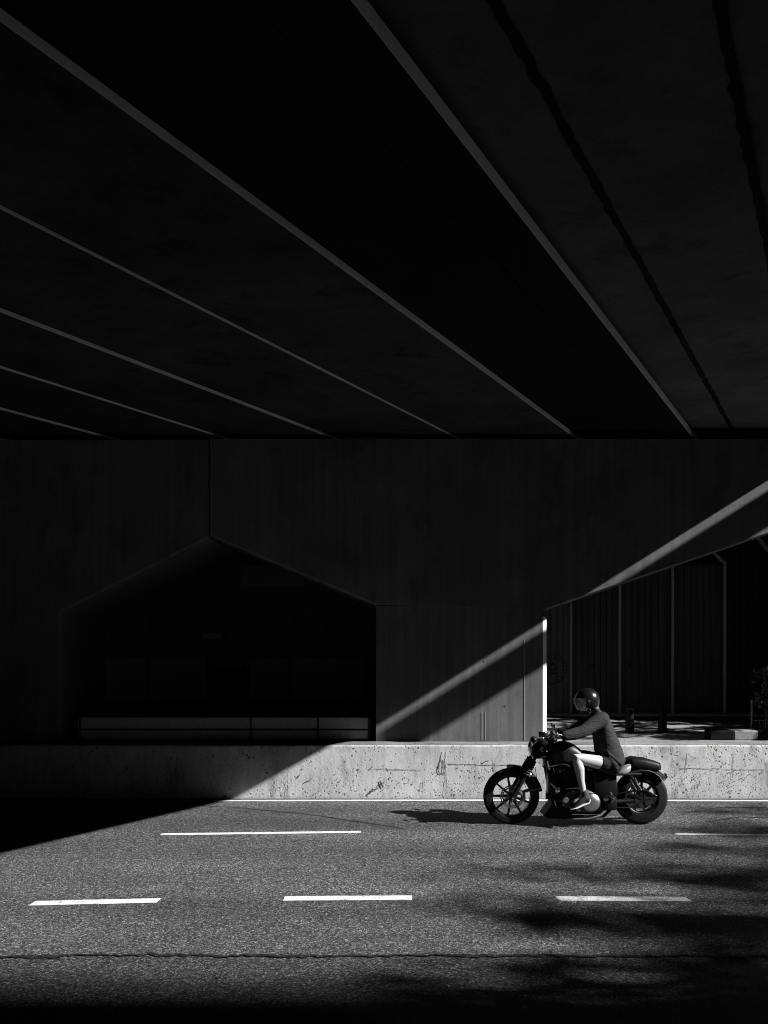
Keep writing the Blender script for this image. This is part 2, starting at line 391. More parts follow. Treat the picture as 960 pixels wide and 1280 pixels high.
def EX(y):                                     # outer edge of the deck: a gentle curve
    for (a, xa), (c, xc_) in zip(EDGE, EDGE[1:]):
        if y <= c: return xa + (xc_ - xa) * (y - a) / (c - a)
yb = 40
def deck_strip(name, f0, f1, za0, za1, zb0, zb1, mat):
    """long piece between two plan lines: soffit za0..za1, top zb0..zb1"""
    b = MB(); rings = []
    for y in (Y0, 3, 6.58, 9.45, 10.38, 12, 13.35, yb):
        x0, x1 = f0(y), f1(y); za1_ = za0 + (za1 - za0) * min(1, (x1 - x0)) if za1 != za0 else za1
        rings.append([b.bm.verts.new(p) for p in ((x0, y, za0), (x1, y, za1_), (x1, y, zb1), (x0, y, zb0))])
    for a, c in zip(rings, rings[1:]):
        for k in range(4): b.bm.faces.new((a[k], a[(k + 1) % 4], c[(k + 1) % 4], c[k]))
    b.bm.faces.new(rings[0]); b.bm.faces.new(rings[-1][::-1])
    return b.build(name, mat, via)
deck_strip('deck_slab', lambda y: -40, lambda y: gx(5.93, y), 5.36, 5.36, 5.72, 5.72, M['deck'])
deck_strip('edge_slab', lambda y: gx(5.95, y), lambda y: max(EX(y), gx(5.95, y) + .02), 5.17, 5.35, 5.72, 5.72, M['girder2'])
deck_strip('parapet', lambda y: EX(y) - .28, lambda y: EX(y) - .03, 5.71, 5.71, 6.6, 6.6, M['deck'])
for x0, zz in ((4.89, ZS + .097), (5.92, ZS + .098), (3.83, ZS + .052)):      # ragged joint filler along the open joints
    b = MB(); A, B = [], []
    for k in range(330):
        y = 3.4 + k * .03; c = gx(x0, y); m = 1.6 if x0 > 4 else .7
        A.append(b.bm.verts.new((c - .021 * m + .008 * m * noise.noise(Vector((y * 2.2, x0, 1))) + .022 * noise.noise(Vector((y * 9, x0, 3))), y, zz)))
        B.append(b.bm.verts.new((c + .021 * m + .008 * m * noise.noise(Vector((y * 1.7, x0, 8))) + .02 * noise.noise(Vector((y * 8, x0, 6))), y, zz)))
    for k in range(329): b.bm.faces.new((A[k], A[k + 1], B[k + 1], B[k]))
    b.build('joint_filler', M['near_black'], via)

def cap_poly(poly, name, parent, lowpick):
    b = MB(); b.prism(poly, CY, CY + 2.0, 0, .03, lowpick); return b.build(name, M['pier'], parent)
def zc(py): return H + (HORIZON - py) / F * CY
def xc(px): return (px - 480) / F * CY
pier = empty('viaduct_pier', (1.1, 13.4, WZ), 'concrete pier with flared cap and one sunlit column beside the motorcyclist', 'pier', 'piers under the viaduct')
def rel(o, par): o.location = -Vector(par.location); return o
TOP = 4.985
colx0, colx1 = xc(470), xc(684)
poly = [(-2.452, TOP), (-2.452, zc(670)), (colx0, zc(757)), (colx1 - .1, zc(760)), (colx1, zc(762.5)), (7.3, zc(762.5) + .341 * (7.3 - colx1)), (7.3, TOP)]
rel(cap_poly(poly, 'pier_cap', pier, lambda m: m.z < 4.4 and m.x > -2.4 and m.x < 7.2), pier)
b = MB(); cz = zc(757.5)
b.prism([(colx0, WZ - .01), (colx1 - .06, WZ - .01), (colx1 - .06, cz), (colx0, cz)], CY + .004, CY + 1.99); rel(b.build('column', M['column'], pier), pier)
b = MB()                                        # chamfered corner of the column; pale colour paints in its sunlight
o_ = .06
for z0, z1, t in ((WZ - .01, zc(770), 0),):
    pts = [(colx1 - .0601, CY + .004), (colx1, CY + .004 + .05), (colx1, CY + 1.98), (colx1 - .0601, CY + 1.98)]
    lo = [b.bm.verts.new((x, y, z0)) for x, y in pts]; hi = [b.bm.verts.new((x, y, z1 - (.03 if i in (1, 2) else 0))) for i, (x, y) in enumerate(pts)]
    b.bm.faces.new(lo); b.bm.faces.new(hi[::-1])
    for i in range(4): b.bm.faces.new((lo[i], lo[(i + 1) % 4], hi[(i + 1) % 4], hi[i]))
rel(b.build('sunlit_corner', M['edge'], pier), pier)
b = MB()                                        # formwork joints, proud by a few millimetres
b.box(-2.44, 6.9, CY - .003, CY + .01, zc(631), zc(630)); b.box(xc(491.5), xc(492.6), CY - .003, CY + .01, zc(757), zc(631))
rel(b.build('formwork_joint', plain('grey_joint', .1, .9), pier), pier)
b = MB()
for px in (602, 606, 655): b.box(xc(px), xc(px + .8), CY - .001, CY + .01, zc(925), zc(890 if px < 650 else 800))
rel(b.build('formwork_seam', plain('pale_joint', .3, .9), pier), pier)
for px, py in ((800, 692), (815, 688), (822, 684), (905, 637), (912, 634), (890, 642), (740, 732), (570, 832), (606, 826), (520, 870), (632, 882)):
    b = MB(); n_ = 11; s_ = rnd.uniform(.012, .03)
    b.face([(xc(px) + math.cos(k * 6.283 / n_) * s_ * rnd.uniform(.4, 1.5), CY - .0015, zc(py) + math.sin(k * 6.283 / n_) * s_ * rnd.uniform(.4, 1.2)) for k in range(n_)])
    rel(b.build('spalled_patch', M['near_black2'], pier), pier)
for x in (-1.6, .1, 1.8, 3.5, 5.2):
    b = MB(); b.box(x - .2, x + .2, 12.7, 13.1, TOP - .01, ZS + .12); rel(b.build('bearing', M['near_black'], pier), pier)
pier2 = empty('viaduct_pier', (-5.6, 13.4, WZ), 'second concrete pier in deep shade, beyond the vertical joint in the cap', 'pier', 'piers under the viaduct')
lx = xc(75)
poly = [(-2.478, TOP - .01), (-2.478, zc(672)), (lx, zc(765)), (lx - 2.4, zc(765)), (-10.5, 3.9), (-10.5, TOP - .01)]
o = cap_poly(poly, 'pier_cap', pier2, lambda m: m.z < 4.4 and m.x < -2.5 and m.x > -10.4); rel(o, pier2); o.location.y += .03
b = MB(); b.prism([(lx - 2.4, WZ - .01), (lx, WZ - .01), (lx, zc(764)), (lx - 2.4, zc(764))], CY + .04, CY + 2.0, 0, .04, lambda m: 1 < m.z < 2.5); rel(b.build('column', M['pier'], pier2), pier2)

# low barrier between the two columns
bar = empty('low_barrier', (-2.3, 12.7, WZ), 'low pale two-board barrier across the dark opening between the piers', 'barrier')
for z0, z1 in ((.74, .865), (.885, 1.045)):
    b = MB(); b.box(-4.37, -.2, 12.55, 12.62, z0, z1, .008); rel(b.build('rail', M['post'], bar), bar)
for x in (-4.33, -1.9, -.94, -.22):
    b = MB(); b.box(x - .013, x + .013, 12.53, 12.549, .71, 1.06); rel(b.build('barrier_post', M['satin'], bar), bar)

# back wall of the underpass
bw = empty('underpass_wall', (-2, 20, WZ), 'dark panelled wall at the back of the underpass, seen through the pier opening', 'wall')
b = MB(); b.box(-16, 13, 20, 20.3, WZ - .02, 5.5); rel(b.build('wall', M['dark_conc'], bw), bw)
def bx(px, y=20): return (px - 480) / F * y
def bz(py, y=20): return H + (HORIZON - py) / F * y
for x0, x1 in ((100, 185), (190, 258), (312, 360), (365, 455)):
    b = MB(); b.box(bx(x0), bx(x1), 19.95, 19.99, bz(893), bz(822), .01); rel(b.build('panel', M['post'], bw), bw)
b = MB(); b.box(bx(262), bx(308), 19.93, 19.98, WZ - .01, bz(832), .01); d_ = rel(b.build('door', M['near_black'], bw), bw)
b = MB(); b.box(bx(300), bx(304), 19.9, 19.929, 1.5, 1.62, .005); h_ = b.build('handle', M['greym'], d_)
b = MB(); b.box(bx(302), bx(380), 19.9, 19.97, bz(733), bz(708), .01); rel(b.build('header_panel', M['post'], bw), bw)
b = MB(); b.box(bx(255), bx(279), 19.9, 19.97, bz(798), bz(791.5), .005); tag(rel(b.build('sign_plate', M['white'], bw), bw), 'small pale sign plate')

# ------------------------------------------------------------------ hoarding beyond the wall
HY = 16.5
def hx(px): return (px - 480) / F * HY
def hz(py): return H + (HORIZON - py) / F * HY
ho = empty('site_hoarding', (5, HY, WZ), 'dark corrugated metal hoarding with pale posts behind the raised pavement', 'hoarding')
def sheet(x0, x1, z0, z1, mat, y=HY, name='panel'):
    b = MB(); prof = []; p = (x1 - x0) / 8.0
    for i in range(8):
        a = x0 + i * p; prof += [(a, y), (a + p * .3, y), (a + p * .38, y + .035), (a + p * .92, y + .035)]
    prof.append((x1, y)); A = [b.bm.verts.new((x, yy, z0)) for x, yy in prof]; B = [b.bm.verts.new((x, yy, z1)) for x, yy in prof]
    for i in range(len(prof) - 1): b.bm.faces.new((A[i], A[i + 1], B[i + 1], B[i]))
    return rel(b.build(name, mat, ho), ho)
pp = [648, 713, 774, 840, 905]
for i, (a, c) in enumerate(zip(pp, pp[1:])): sheet(hx(a), hx(c), WZ - .01, hz(704.5) if i == 3 else 3.75, M['sheet3'] if i == 0 else M['sheet'])
sheet(hx(583), hx(648), WZ - .01, 3.6, M['sheet3'])
for px in pp[1:]:
    b = MB(); b.box(hx(px) - .022, hx(px) + .022, HY - .06, HY - .005, WZ - .01, hz(708) if px > 900 else 3.75, .004); rel(b.build('post', M['post'], ho), ho)
for k in range(2): sheet(hx(905) + .03 + k * .98, hx(905) + 1.01 + k * .98, WZ - .01, 4.3, M['sheet2'], HY + .5)
b = MB(); b.box(hx(838), hx(908), HY - .02, HY + .1, hz(707), hz(703), .004); rel(b.build('top_rail', M['satin'], ho), ho)
for (ax, ay), (cx, cy_) in (((880, 683), (905, 706)), ((930, 655), (962, 694))):
    b = MB(); b.bar((hx(ax), HY - .1, hz(ay)), (hx(cx), HY - .1, hz(cy_)), .05, .05); rel(b.build('underside_beam', M['post'], ho), ho)  # pale bars stand in for underside beams of the next viaduct
for px in (740, 787, 842, 890):
    for py in (831, 884): b = MB(); b.lathe((hx(px), HY - .012, hz(py + rnd.uniform(-2, 2))), [(0, -.012), (.03, -.01), (.034, 0)], 'Y', 10); rel(b.build('bolt', M['emblem'], ho), ho)
b = MB(); c_ = (hx(690), HY - .006, hz(836))          # round stencilled emblem
b.lathe(c_, [(.268, 0), (.285, 0), (.285, -.002), (.268, -.002)], 'Y', 48, True); b.lathe(c_, [(.19, 0), (.197, 0), (.197, -.002), (.19, -.002)], 'Y', 48, True)
b.lathe((c_[0] + .02, c_[1], c_[2] + .03), [(.05, 0), (.075, 0), (.075, -.002), (.05, -.002)], 'Y', 20, True)
for k in range(13):
    a = R(-60 + k * 19 + rnd.uniform(-3, 3)); r0 = .212
    b.bar((c_[0] + math.cos(a) * r0, c_[1], c_[2] + math.sin(a) * r0), (c_[0] + math.cos(a) * (r0 + .035), c_[1], c_[2] + math.sin(a) * (r0 + .035)), .002, .03)
b.box(c_[0] - .05, c_[0] + .09, c_[1] - .002, c_[1], c_[2] - .1, c_[2] - .075); b.box(c_[0] - .06, c_[0] + .04, c_[1] - .002, c_[1], c_[2] + .1, c_[2] + .115)
rel(b.build('emblem', M['emblem'], ho), ho)
b = MB(); b.box(hx(583), 8.35, HY - .2, HY - .07, WZ - .01, WZ + .05, .008); rel(b.build('base_beam', M['kerbwhite'], ho), ho)

# bollards
def bollard(px, label):
    p = gpt(px, 916, WZ); t = empty('bollard', (p.x, p.y, WZ - .004), label, 'bollard', 'black bollards on the raised pavement')
    b = MB(); b.lathe((0, 0, 0), [(0.0, 0), (.066, 0), (.066, .33), (.062, .345)], 'Z', 24); b.build('post', M['paintblack'], t, 40)
    b = MB(); b.lathe((0, 0, 0), [(.07, .3452), (.07, .36), (.05, .372), (0, .374)], 'Z', 24); b.build('cap', M['paintblack'], t, 40)
bollard(787, 'short black bollard nearer to the motorcyclist'); bollard(828, 'short black bollard further from the motorcyclist, towards the striped kerb')
# striped kerb blocks
pk = gpt(888, 925, WZ); kz = WZ - .004
ke = empty('striped_kerb', (pk.x, pk.y, kz), 'low kerb painted in black and pale blocks on the raised pavement', 'kerb')
for i in range(6):
    b = MB(); b.box(i * .345, (i + 1) * .345 - .004, 0, .25, 0, .135, .012); b.build('kerb_block', M['paintblack'] if i % 2 == 0 else M['kerbwhite'], ke)

# ------------------------------------------------------------------ vegetation
def leaves(b, c, rad, n_, size, r):
    for _ in range(n_):
        d = Vector((r.gauss(0, 1), r.gauss(0, 1), r.gauss(0, 1))).normalized() * rad * r.random() ** .45
        p = Vector(c) + Vector((d.x, d.y, d.z * .65)); s_ = size * r.uniform(.6, 1.3)
        u = Vector((r.gauss(0, 1), r.gauss(0, 1), r.gauss(0, .6))).normalized(); v = u.orthogonal().normalized()
        v = (Matrix.Rotation(r.uniform(0, 6.28), 3, u) @ v)
        b.face([p - u * s_, p + v * s_ * .42, p + u * s_, p - v * s_ * .42])
def spreading_tree(x, y, spots, label, seed, g0=0.0, h0=14.2, h1=17.2, ht=12.5, leaf=.11, girth=1.0, group='trees along the near side of the road', wood=.13):
    """umbrella-crowned tree: every (X, Y) is where a leaf clump's shade falls on the ground at g0"""
    r = random.Random(seed); t = empty('roadside_tree', (x, y, g0), label, 'tree', group)
    b = MB(); c = MB(); top = Vector((0, .08 * ht, ht))
    b.tube([(0, 0, -.1), (.1 * girth, 0, .05 * ht), (-.1 * girth, .02 * ht, ht * .5), tuple(top)], [.55 * girth, .4 * girth, .32 * girth, .22 * girth], 14)
    for k, (sx, sy, rad, nl) in enumerate(spots):
        for _ in range(12):
            z = r.uniform(h0, h1); e = Vector((sx + 1.43 * z - x, sy - SA * z - y, z))
            if e.y + y + rad < .3 or (e.x + x - rad - .1) / (e.y + y + rad) > .46: break
        else: continue
        if k % 4 == 0: b.tube([tuple(top - Vector((0, 0, .06 * ht * r.random()))), tuple(top.lerp(e, .5) + Vector((0, 0, .04 * ht))), tuple(e)], [wood, wood * .5, wood * .15], 6)
        leaves(c, e, rad, nl, leaf, r)
    b.build('trunk', M['bark'], t, 60); c.build('crown', M['leaf'], t)
rs = random.Random(21); near, far, pav = [], [], []
def streak(x0, x1, py0, py1, n_, rad, nl, to):
    for _ in range(n_):
        px = x0 + (x1 - x0) * rs.random() ** .7; py = rs.uniform(py0, py1) + (px - x0) * .012; g = gpt(px, py); to.append((g.x, g.y, rad * rs.uniform(.6, 1.3), int(nl * rs.uniform(.5, 1.3))))
streak(570, 980, 1136, 1160, 20, .42, 26, near); streak(660, 1000, 1085, 1098, 14, .38, 24, far); streak(800, 1010, 1056, 1074, 8, .4, 22, far)
streak(862, 1020, 1030, 1042, 8, .4, 26, far); streak(880, 1010, 1006, 1022, 6, .4, 24, far)
streak(540, 980, 1198, 1218, 12, .4, 20, near); streak(480, 980, 1222, 1245, 14, .42, 24, near); streak(840, 1020, 1100, 1190, 18, .45, 26, near); streak(760, 980, 1160, 1195, 10, .4, 22, near)
streak(1010, 1500, 1010, 1200, 60, .6, 60, far)
for _ in range(30): near.append((rs.uniform(.3, 5.5), rs.uniform(6.1, 9), .5, 12))
for _ in range(110): pav.append((rs.uniform(2.1, 7.2), rs.uniform(12.85, 16.2), rs.uniform(.2, .34), 100))
for _ in range(45): pav.append((rs.uniform(4.2, 6.9), rs.uniform(12.75, 13.7), rs.uniform(.18, .28), 100))
spreading_tree(27.0, -.6, near, 'tall umbrella-crowned tree on the near verge, closer to the camera', 3)
spreading_tree(31.5, .3, far, 'tall umbrella-crowned tree on the near verge, further from the camera', 4)
spreading_tree(10.0, 13.7, pav, 'unseen small leafy tree added to shade the raised pavement', 6, WZ, 2.4, 3.7, 2.2, .07, .3, None, .05)  # unseen tree added to shade the pavement, kerb and bollards
tb = empty('shade_tower', (45, -12, -.02), 'unseen tall block added to shade the foreground road', 'building')
b = MB(); b.box(72, 130, -50, -19.03, -.02, 55); rel(b.build('wall', M['facade'], tb), tb)  # unseen block added for the shade across the near road
for i in range(12):
    for k in range(6):
        x, z = 74 + i * 4.4, 1.2 + k * 9
        b = MB(); b.box(x, x + 2.2, -19.2, -19.05, z, z + 1.7); f_ = rel(b.build('window', M['post'], tb), tb)
        b = MB(); b.box(x + .1, x + 2.1, -19.049, -19.04, z + .1, z + 1.6); b.build('pane', M['glass'], f_)
# shrub with wire guard at the right edge of the frame
sh = empty('shrub', (5.75, 13.25, WZ), 'dark leafy shrub beside the striped kerb', 'shrub')
r5 = random.Random(5); b = MB(); b.tube([(0, 0, 0), (.03, 0, .5), (.0, .05, 1.0)], [.025, .02, .008], 8); b.build('stem', M['bark'], sh)
b = MB()
for k in range(14): leaves(b, (r5.uniform(-.2, .3), r5.uniform(-.2, .2), r5.uniform(.35, 1.05)), .2, 60, .05, r5)
b.build('foliage', M['leaf'], sh)
wg = empty('wire_guard', (5.6, 12.95, WZ), 'small wire guard round the foot of the shrub', 'guard')
b = MB(); b.tube([(-.19, 0, 0), (-.19, 0, .55)], .012, 8); b.build('stake', M['greym'], wg)
b = MB()
for z in (.05, .15, .25): b.tube([(-.19, 0, z), (.25, 0, z), (.25, .5, z)], .005, 5)
for k in range(7): b.tube([(-.13 + k * .06, 0, 0), (-.13 + k * .06, 0, .27)], .004, 5)
b.build('mesh_panel', M['greym'], wg)

# ------------------------------------------------------------------ unseen building added to shade the hoarding, plus a beam to stripe the pier
bd = empty('shade_building', (14, 18, WZ), 'unseen plain rendered building added to shade the hoarding', 'building')
b = MB(); b.box(7.45, 22, 14.6, 26, WZ - .02, 9.5); rel(b.build('wall', M['facade'], bd), bd)
for i in range(5):
    for k in range(3):
        x = 9.2 + i * 2.4; z = 1.7 + k * 2.5
        b = MB(); b.box(x, x + 1.3, 14.55, 14.598, z, z + 1.4); f_ = rel(b.build('window', M['post'], bd), bd)
        b = MB(); b.box(x + .06, x + 1.24, 14.54, 14.549, z + .06, z + 1.34); b.build('pane', M['glass'], f_)
BE = .4
def beam_at(px, py_top, py_low):
    return None
zt, zl_ = zc(784), zc(833); X_ = xc(684)
t = (9.95 - X_) / 1.43
by, bzt, bzl = CY - SA * t, zt + t, zl_ + t          # where those rays cross x = 9.95
b = MB(); wv = .3; hgt = (bzt - bzl) - wv / 1.43
yn = 9.32
b.prism([(9.95 + BE * (yn - by), bzt - hgt), (9.95 + wv + BE * (yn - by), bzt - hgt), (9.95 + wv + BE * (yn - by), bzt), (9.95 + BE * (yn - by), bzt)], yn, 14.7, BE)
rel(b.build('shadow_beam', M['facade'], bd), bd)  # unseen beam added to cast the dark band on the pier

# ------------------------------------------------------------------ motorcycle
MD = 10.36; MS = F / MD; GY = HORIZON + H * MS
MX = (720 - 480) / MS
mc = empty('motorcycle', (MX, MD, 0), 'black cruiser motorcycle with cast wheels ridden along the far lane', 'motorcycle')
def q(px, py, dy=0.0):
    if abs(dy) < .16: return Vector(((px - 720) / MS, dy, (GY - py) / MS))
    k = (MD + dy) / F; return Vector(((px - 480) * k - MX, dy, H - (py - HORIZON) * k))
def u(px): return px / MS
def wheel(px, py, Rr, wdt, rim_r, nsp, disc_r, sideoff, a_off):
    c = q(px, py); c.z = Rr
    b = MB(); hw = wdt / 2
    b.lathe(c, [(rim_r - .03, -hw * .62), (rim_r - .022, -hw * .72), (rim_r + .006, -hw * .74), (rim_r + .006, -hw * .66), (rim_r - .016, -hw * .5), (rim_r - .02, hw * .5), (rim_r + .006, hw * .66), (rim_r + .006, hw * .74), (rim_r - .022, hw * .72), (rim_r - .03, hw * .62)], 'Y', 64, True)
    for k in range(nsp):
        a = R(a_off + 360 / nsp * k); d = Vector((math.cos(a), 0, math.sin(a)))
        sidev = Vector((-d.z, 0, d.x))
        a0, a1 = c + d * .03, c + d * (rim_r - .024)
        for w0, w1, sgn in ((.012, .0095, 1),):
            vs_ = []
            for p_, w_, dd in ((a0, w0 * 1.35, .026), (a1, w1, .018)):
                for s1, s2 in ((-1, -1), (1, -1), (1, 1), (-1, 1)): vs_.append(b.bm.verts.new(p_ + sidev * w_ * s1 + Vector((0, dd * s2, 0))))
            for f in ((0, 1, 2, 3), (7, 6, 5, 4), (0, 4, 5, 1), (1, 5, 6, 2), (2, 6, 7, 3), (3, 7, 4, 0)): b.bm.faces.new([vs_[i] for i in f])
    o = b.build('wheel', M['satin'], mc, 40)
    b = MB(); b.lathe(c, [(0, -.075), (.022, -.075), (.026, -.06), (.042, -.055), (.045, -.03), (.045, .03), (.042, .055), (.026, .06), (.02, .075), (0, .075)], 'Y', 32); b.build('hub', M['black'], o, 40)
    b = MB(); pr = []
    for i in range(15):
        a = math.pi * i / 14; pr.append((rim_r + (Rr - rim_r) * math.sin(a) ** .62, -math.cos(a) * hw * (1 if 2 < i < 12 else .86)))
    b.lathe(c, pr + [(rim_r - .004, hw * .6), (rim_r - .004, -hw * .6)], 'Y', 72, True)
    b.build('tyre', M['rubber'], o, 50)
    b = MB(); dy = sideoff
    for r0, r1 in ((disc_r - .012, disc_r), (disc_r - .036, disc_r - .022), (.05, .062)): b.lathe(c, [(r0, dy - .0025), (r1, dy - .0025), (r1, dy + .0025), (r0, dy + .0025)], 'Y', 56, True)
    for k in range(30):
        a = R(12 * k); d = Vector((math.cos(a), 0, math.sin(a)))
        b.bar(c + d * (disc_r - .024) + Vector((0, dy, 0)), c + d * (disc_r - .01) + Vector((0, dy, 0)), .005, .008)
    for k in range(6):
        a = R(60 * k + 20); d = Vector((math.cos(a), 0, math.sin(a)))
        b.bar(c + d * .058 + Vector((0, dy, 0)), c + d * (disc_r - .03) + Vector((0, dy, 0)), .005, .016)
    b.build('brake_disc', M['greym'], o, 30)
    return c, o
cf, wf = wheel(639, 0, .330, .105, .252, 9, .137, -.062, 100)
cr, wr = wheel(800.5, 0, .318, .150, .205, 9, .120, .08, 85)
# front end
hd = q(676, 925)
for dy in (-.115, .115):
    b = MB(); top = q(671, 938, dy); ax = Vector((cf.x, dy, cf.z)); dirv = (top - ax).normalized()
    b.tube([ax - dirv * .03, ax + dirv * .02, ax + dirv * .30], [.02, .031, .028], 16); b.tube([ax + dirv * .28, top + dirv * .12], .021, 14)
    o = b.build('fork_leg', M['satin'], mc, 50)
    b = MB(); pts, rr = [], []
    for k in range(15): pts.append(ax + dirv * (.30 + .2 * k / 14)); rr.append(.043 - .006 * k / 14 + (.006 if k % 2 else -.003))
    b.tube(pts, rr, 16); b.build('gaiter', M['rubber'], o, 60)
    b = MB(); b.lathe(ax + Vector((0, -.02 if dy < 0 else .02, 0)), [(0, -.014), (.014, -.012), (.016, .012), (0, .014)], 'Y', 12); b.build('axle_nut', M['chrome'], o, 40)
b = MB(); b.box(cf.x + .105, cf.x + .155, -.095, -.045, cf.z - .05, cf.z + .075, .012); b.bar((cf.x + .13, -.08, cf.z + .02), (cf.x + .06, -.11, cf.z + .10), .03, .03); b.build('brake_caliper', M['greym'], mc, 40)
b = MB()
for s_ in ((668, 944), (677, 927)): p = q(*s_); b.box(p.x - .035, p.x + .045, -.15, .15, p.z - .022, p.z + .022, .01)
b.tube([q(677, 948), q(684, 922)], .035, 14); b.build('triple_clamp', M['satin'], mc, 40)
b = MB(); c = q(668, 934.5)
b.lathe(c, [(0, .13), (.05, .12), (.075, .09), (.086, .03), (.088, -.03), (.094, -.035), (.094, -.052), (.082, -.055)], 'X', 32)
for v in b.bm.verts: v.co.x = c.x + (v.co.x - c.x) * 1.0
hl = b.build('headlight', M['black'], mc, 40)
b = MB(); b.lathe(c, [(.081, -.052), (.06, -.066), (.03, -.074), (0, -.076)], 'X', 28); b.build('lens', M['lens'], hl, 60)
b = MB(); b.lathe(c, [(.0935, -.037), (.0965, -.04), (.0965, -.05), (.0935, -.053)], 'X', 32, True); b.build('trim_ring', M['greym'], hl, 40)
for dy in (-.17, .17):
    b = MB(); p = q(679, 944, dy); b.lathe(p, [(0, -.035), (.022, -.03), (.03, 0), (.022, .03), (0, .036)], 'X', 16); b.bar(p, (p.x, dy * .5, p.z), .014, .014); b.build('indicator', M['black'], mc, 50)
b = MB(); p = q(679, 921); b.lathe(p, [(0, .0), (.05, 0), (.055, .02), (.055, .05), (.045, .062), (0, .062)], 'Z', 28); sp_ = b.build('speedometer', M['black'], mc, 40)
b = MB(); p2 = q(667, 924); b.ball(p2, (.04, .07, .035), 2); b.ball(q(678, 929), (.075, .10, .06), 2); b.ball(q(688, 933), (.06, .09, .07), 2); b.ball(q(684, 949), (.05, .07, .09), 2); b.ball(q(691, 924), (.05, .12, .035), 2); b.build('cable_bundle', M['satin'], mc, 60)
gl, gr_ = q(699, 921.5, -.37), q(694, 917.5, .37)
b = MB(); b.tube([gl + Vector((-.0, -.03, 0)), gl + Vector((0, .12, 0)), q(690, 918, -.18), q(685, 923, -.1), q(685, 923, .1), q(689, 917, .18), gr_ + Vector((0, -.12, 0)), gr_ + Vector((0, .03, 0))], .0125, 12)
hb = b.build('handlebar', M['satin'], mc, 60)
for g in (gl, gr_):
    b = MB(); sgn = -1 if g.y < 0 else 1
    b.tube([g + Vector((0, sgn * .035, 0)), g - Vector((0, sgn * .085, 0))], [.019, .018], 14); b.build('grip', M['rubber'], hb, 50)
    b = MB(); l0 = g - Vector((.01, sgn * .1, 0)); b.tube([l0, l0 + Vector((-.045, 0, .0)), g + Vector((-.06, sgn * .04, -.012))], [.012, .010, .006], 8); b.box(l0.x - .03, l0.x + .02, l0.y - .02, l0.y + .02, l0.z - .02, l0.z + .03, .006); b.build('lever', M['alloy'], hb, 50)
    b = MB(); m0 = g - Vector((0, sgn * .1, 0)); m1 = m0 + Vector((-.055, sgn * .03, .10)); b.tube([m0, m0 + Vector((-.02, 0, .06)), m1], .006, 8)
    b.ball(m1 + Vector((.004, sgn * .03, .015)), (.014, .05, .026), 3); b.build('mirror', M['black'], hb, 50)
    b = MB(); b.lathe(m0 + Vector((-.05, -sgn * .04, .03)), [(0, -.03), (.026, -.03), (.028, .0), (.026, .03), (0, .03)], 'Z', 14); b.build('brake_reservoir', M['greym'], hb, 40)
def fender(c, r0, a0, a1, wdt, th, name, mat, crown=.02, seg=28):
    b = MB(); prof = []
    for i in range(9):
        t = -1 + 2 * i / 8; prof.append((r0 + crown * (1 - t * t) - (.03 if abs(t) == 1 else 0), t * wdt / 2))
    prof += [(r - th, y * .95) for r, y in reversed(prof)]
    b.lathe(c, prof, 'Y', seg, True, a0, a1); return b.build(name, mat, mc, 50)
fender(cf, .350, 10, 98, .125, .005, 'front_fender', M['black'])
b = MB(); b.bar(q(676, 984, -.06), Vector((cf.x + .02, -.09, cf.z + .03)), .008, .012); b.bar(q(668, 968, -.07), q(656, 968, -.115), .01, .02); b.build('fender_stay', M['greym'], mc)
# body
def loft(b, secs, seg=24):
    """secs: (centre, half-width along y, half-height, x-normal rings)"""
    rings = []
    for c, wy, hz_, pw in secs:
        ring = []
        for k in range(seg):
            a = 2 * math.pi * k / seg; cs, sn = math.cos(a), math.sin(a)
            ring.append(b.bm.verts.new(Vector(c) + Vector((0, math.copysign(abs(cs) ** pw, cs) * wy, math.copysign(abs(sn) ** pw, sn) * hz_))))
        rings.append(ring)
    for a, c in zip(rings, rings[1:]):
        for k in range(seg): b.bm.faces.new((a[k], a[(k + 1) % seg], c[(k + 1) % seg], c[k]))
    b.bm.faces.new(rings[0]); b.bm.faces.new(rings[-1][::-1])
b = MB(); loft(b, [(q(684, 943), .02, .03, 1), (q(687, 942), .07, .08, .9), (q(695, 940), .115, .12, .85), (q(705, 940), .135, .138, .85), (q(717, 943), .13, .122, .85), (q(728, 947.5), .10, .085, .9), (q(735, 951), .06, .05, .9), (q(740, 953), .03, .02, 1)])
tk = b.build('fuel_tank', M['satin'], mc, 60)
b = MB(); p = q(706, 931.5); b.lathe(p, [(.035, -.005), (.036, .012), (.028, .02), (0, .021)], 'Z', 20); b.build('fuel_cap', M['satin'], tk, 40)
b = MB(); p = q(707, 945, -.1375)
b.lathe(p, [(0, .002), (.05, .004), (.05, .012), (0, .012)], 'Y', 24)
b.build('tank_badge', M['satin'], tk, 40)
b = MB(); loft(b, [(q(729, 953), .06, .02, .9), (q(738, 955), .11, .035, .8), (q(752, 958), .15, .045, .8), (q(766, 960), .165, .05, .8)]); b.build('seat', M['leather'], mc, 60)
b = MB(); loft(b, [(q(764, 965), .13, .02, .9), (q(769, 964.5), .17, .04, .85), (q(777, 961.5), .175, .066, .8), (q(784, 958), .15, .062, .85), (q(787, 956), .08, .03, 1)]); tag(b.build('seat_back', M['tan'], mc, 60), 'pale leather rear of the seat')
b = MB(); loft(b, [(q(781, 955.5), .06, .03, .8), (q(783, 954), .11, .06, .7), (q(790, 953), .125, .072, .6), (q(805, 954.5), .125, .070, .6), (q(819, 957), .115, .055, .6), (q(823, 957.5), .10, .045, .7), (q(824.3, 957.5), .06, .03, .8)])
b.build('pillion_pad', M['leather'], mc, 60)
rf = fender(cr, .352, 38, 128, .19, .006, 'rear_fender', M['black'], .022, 36)
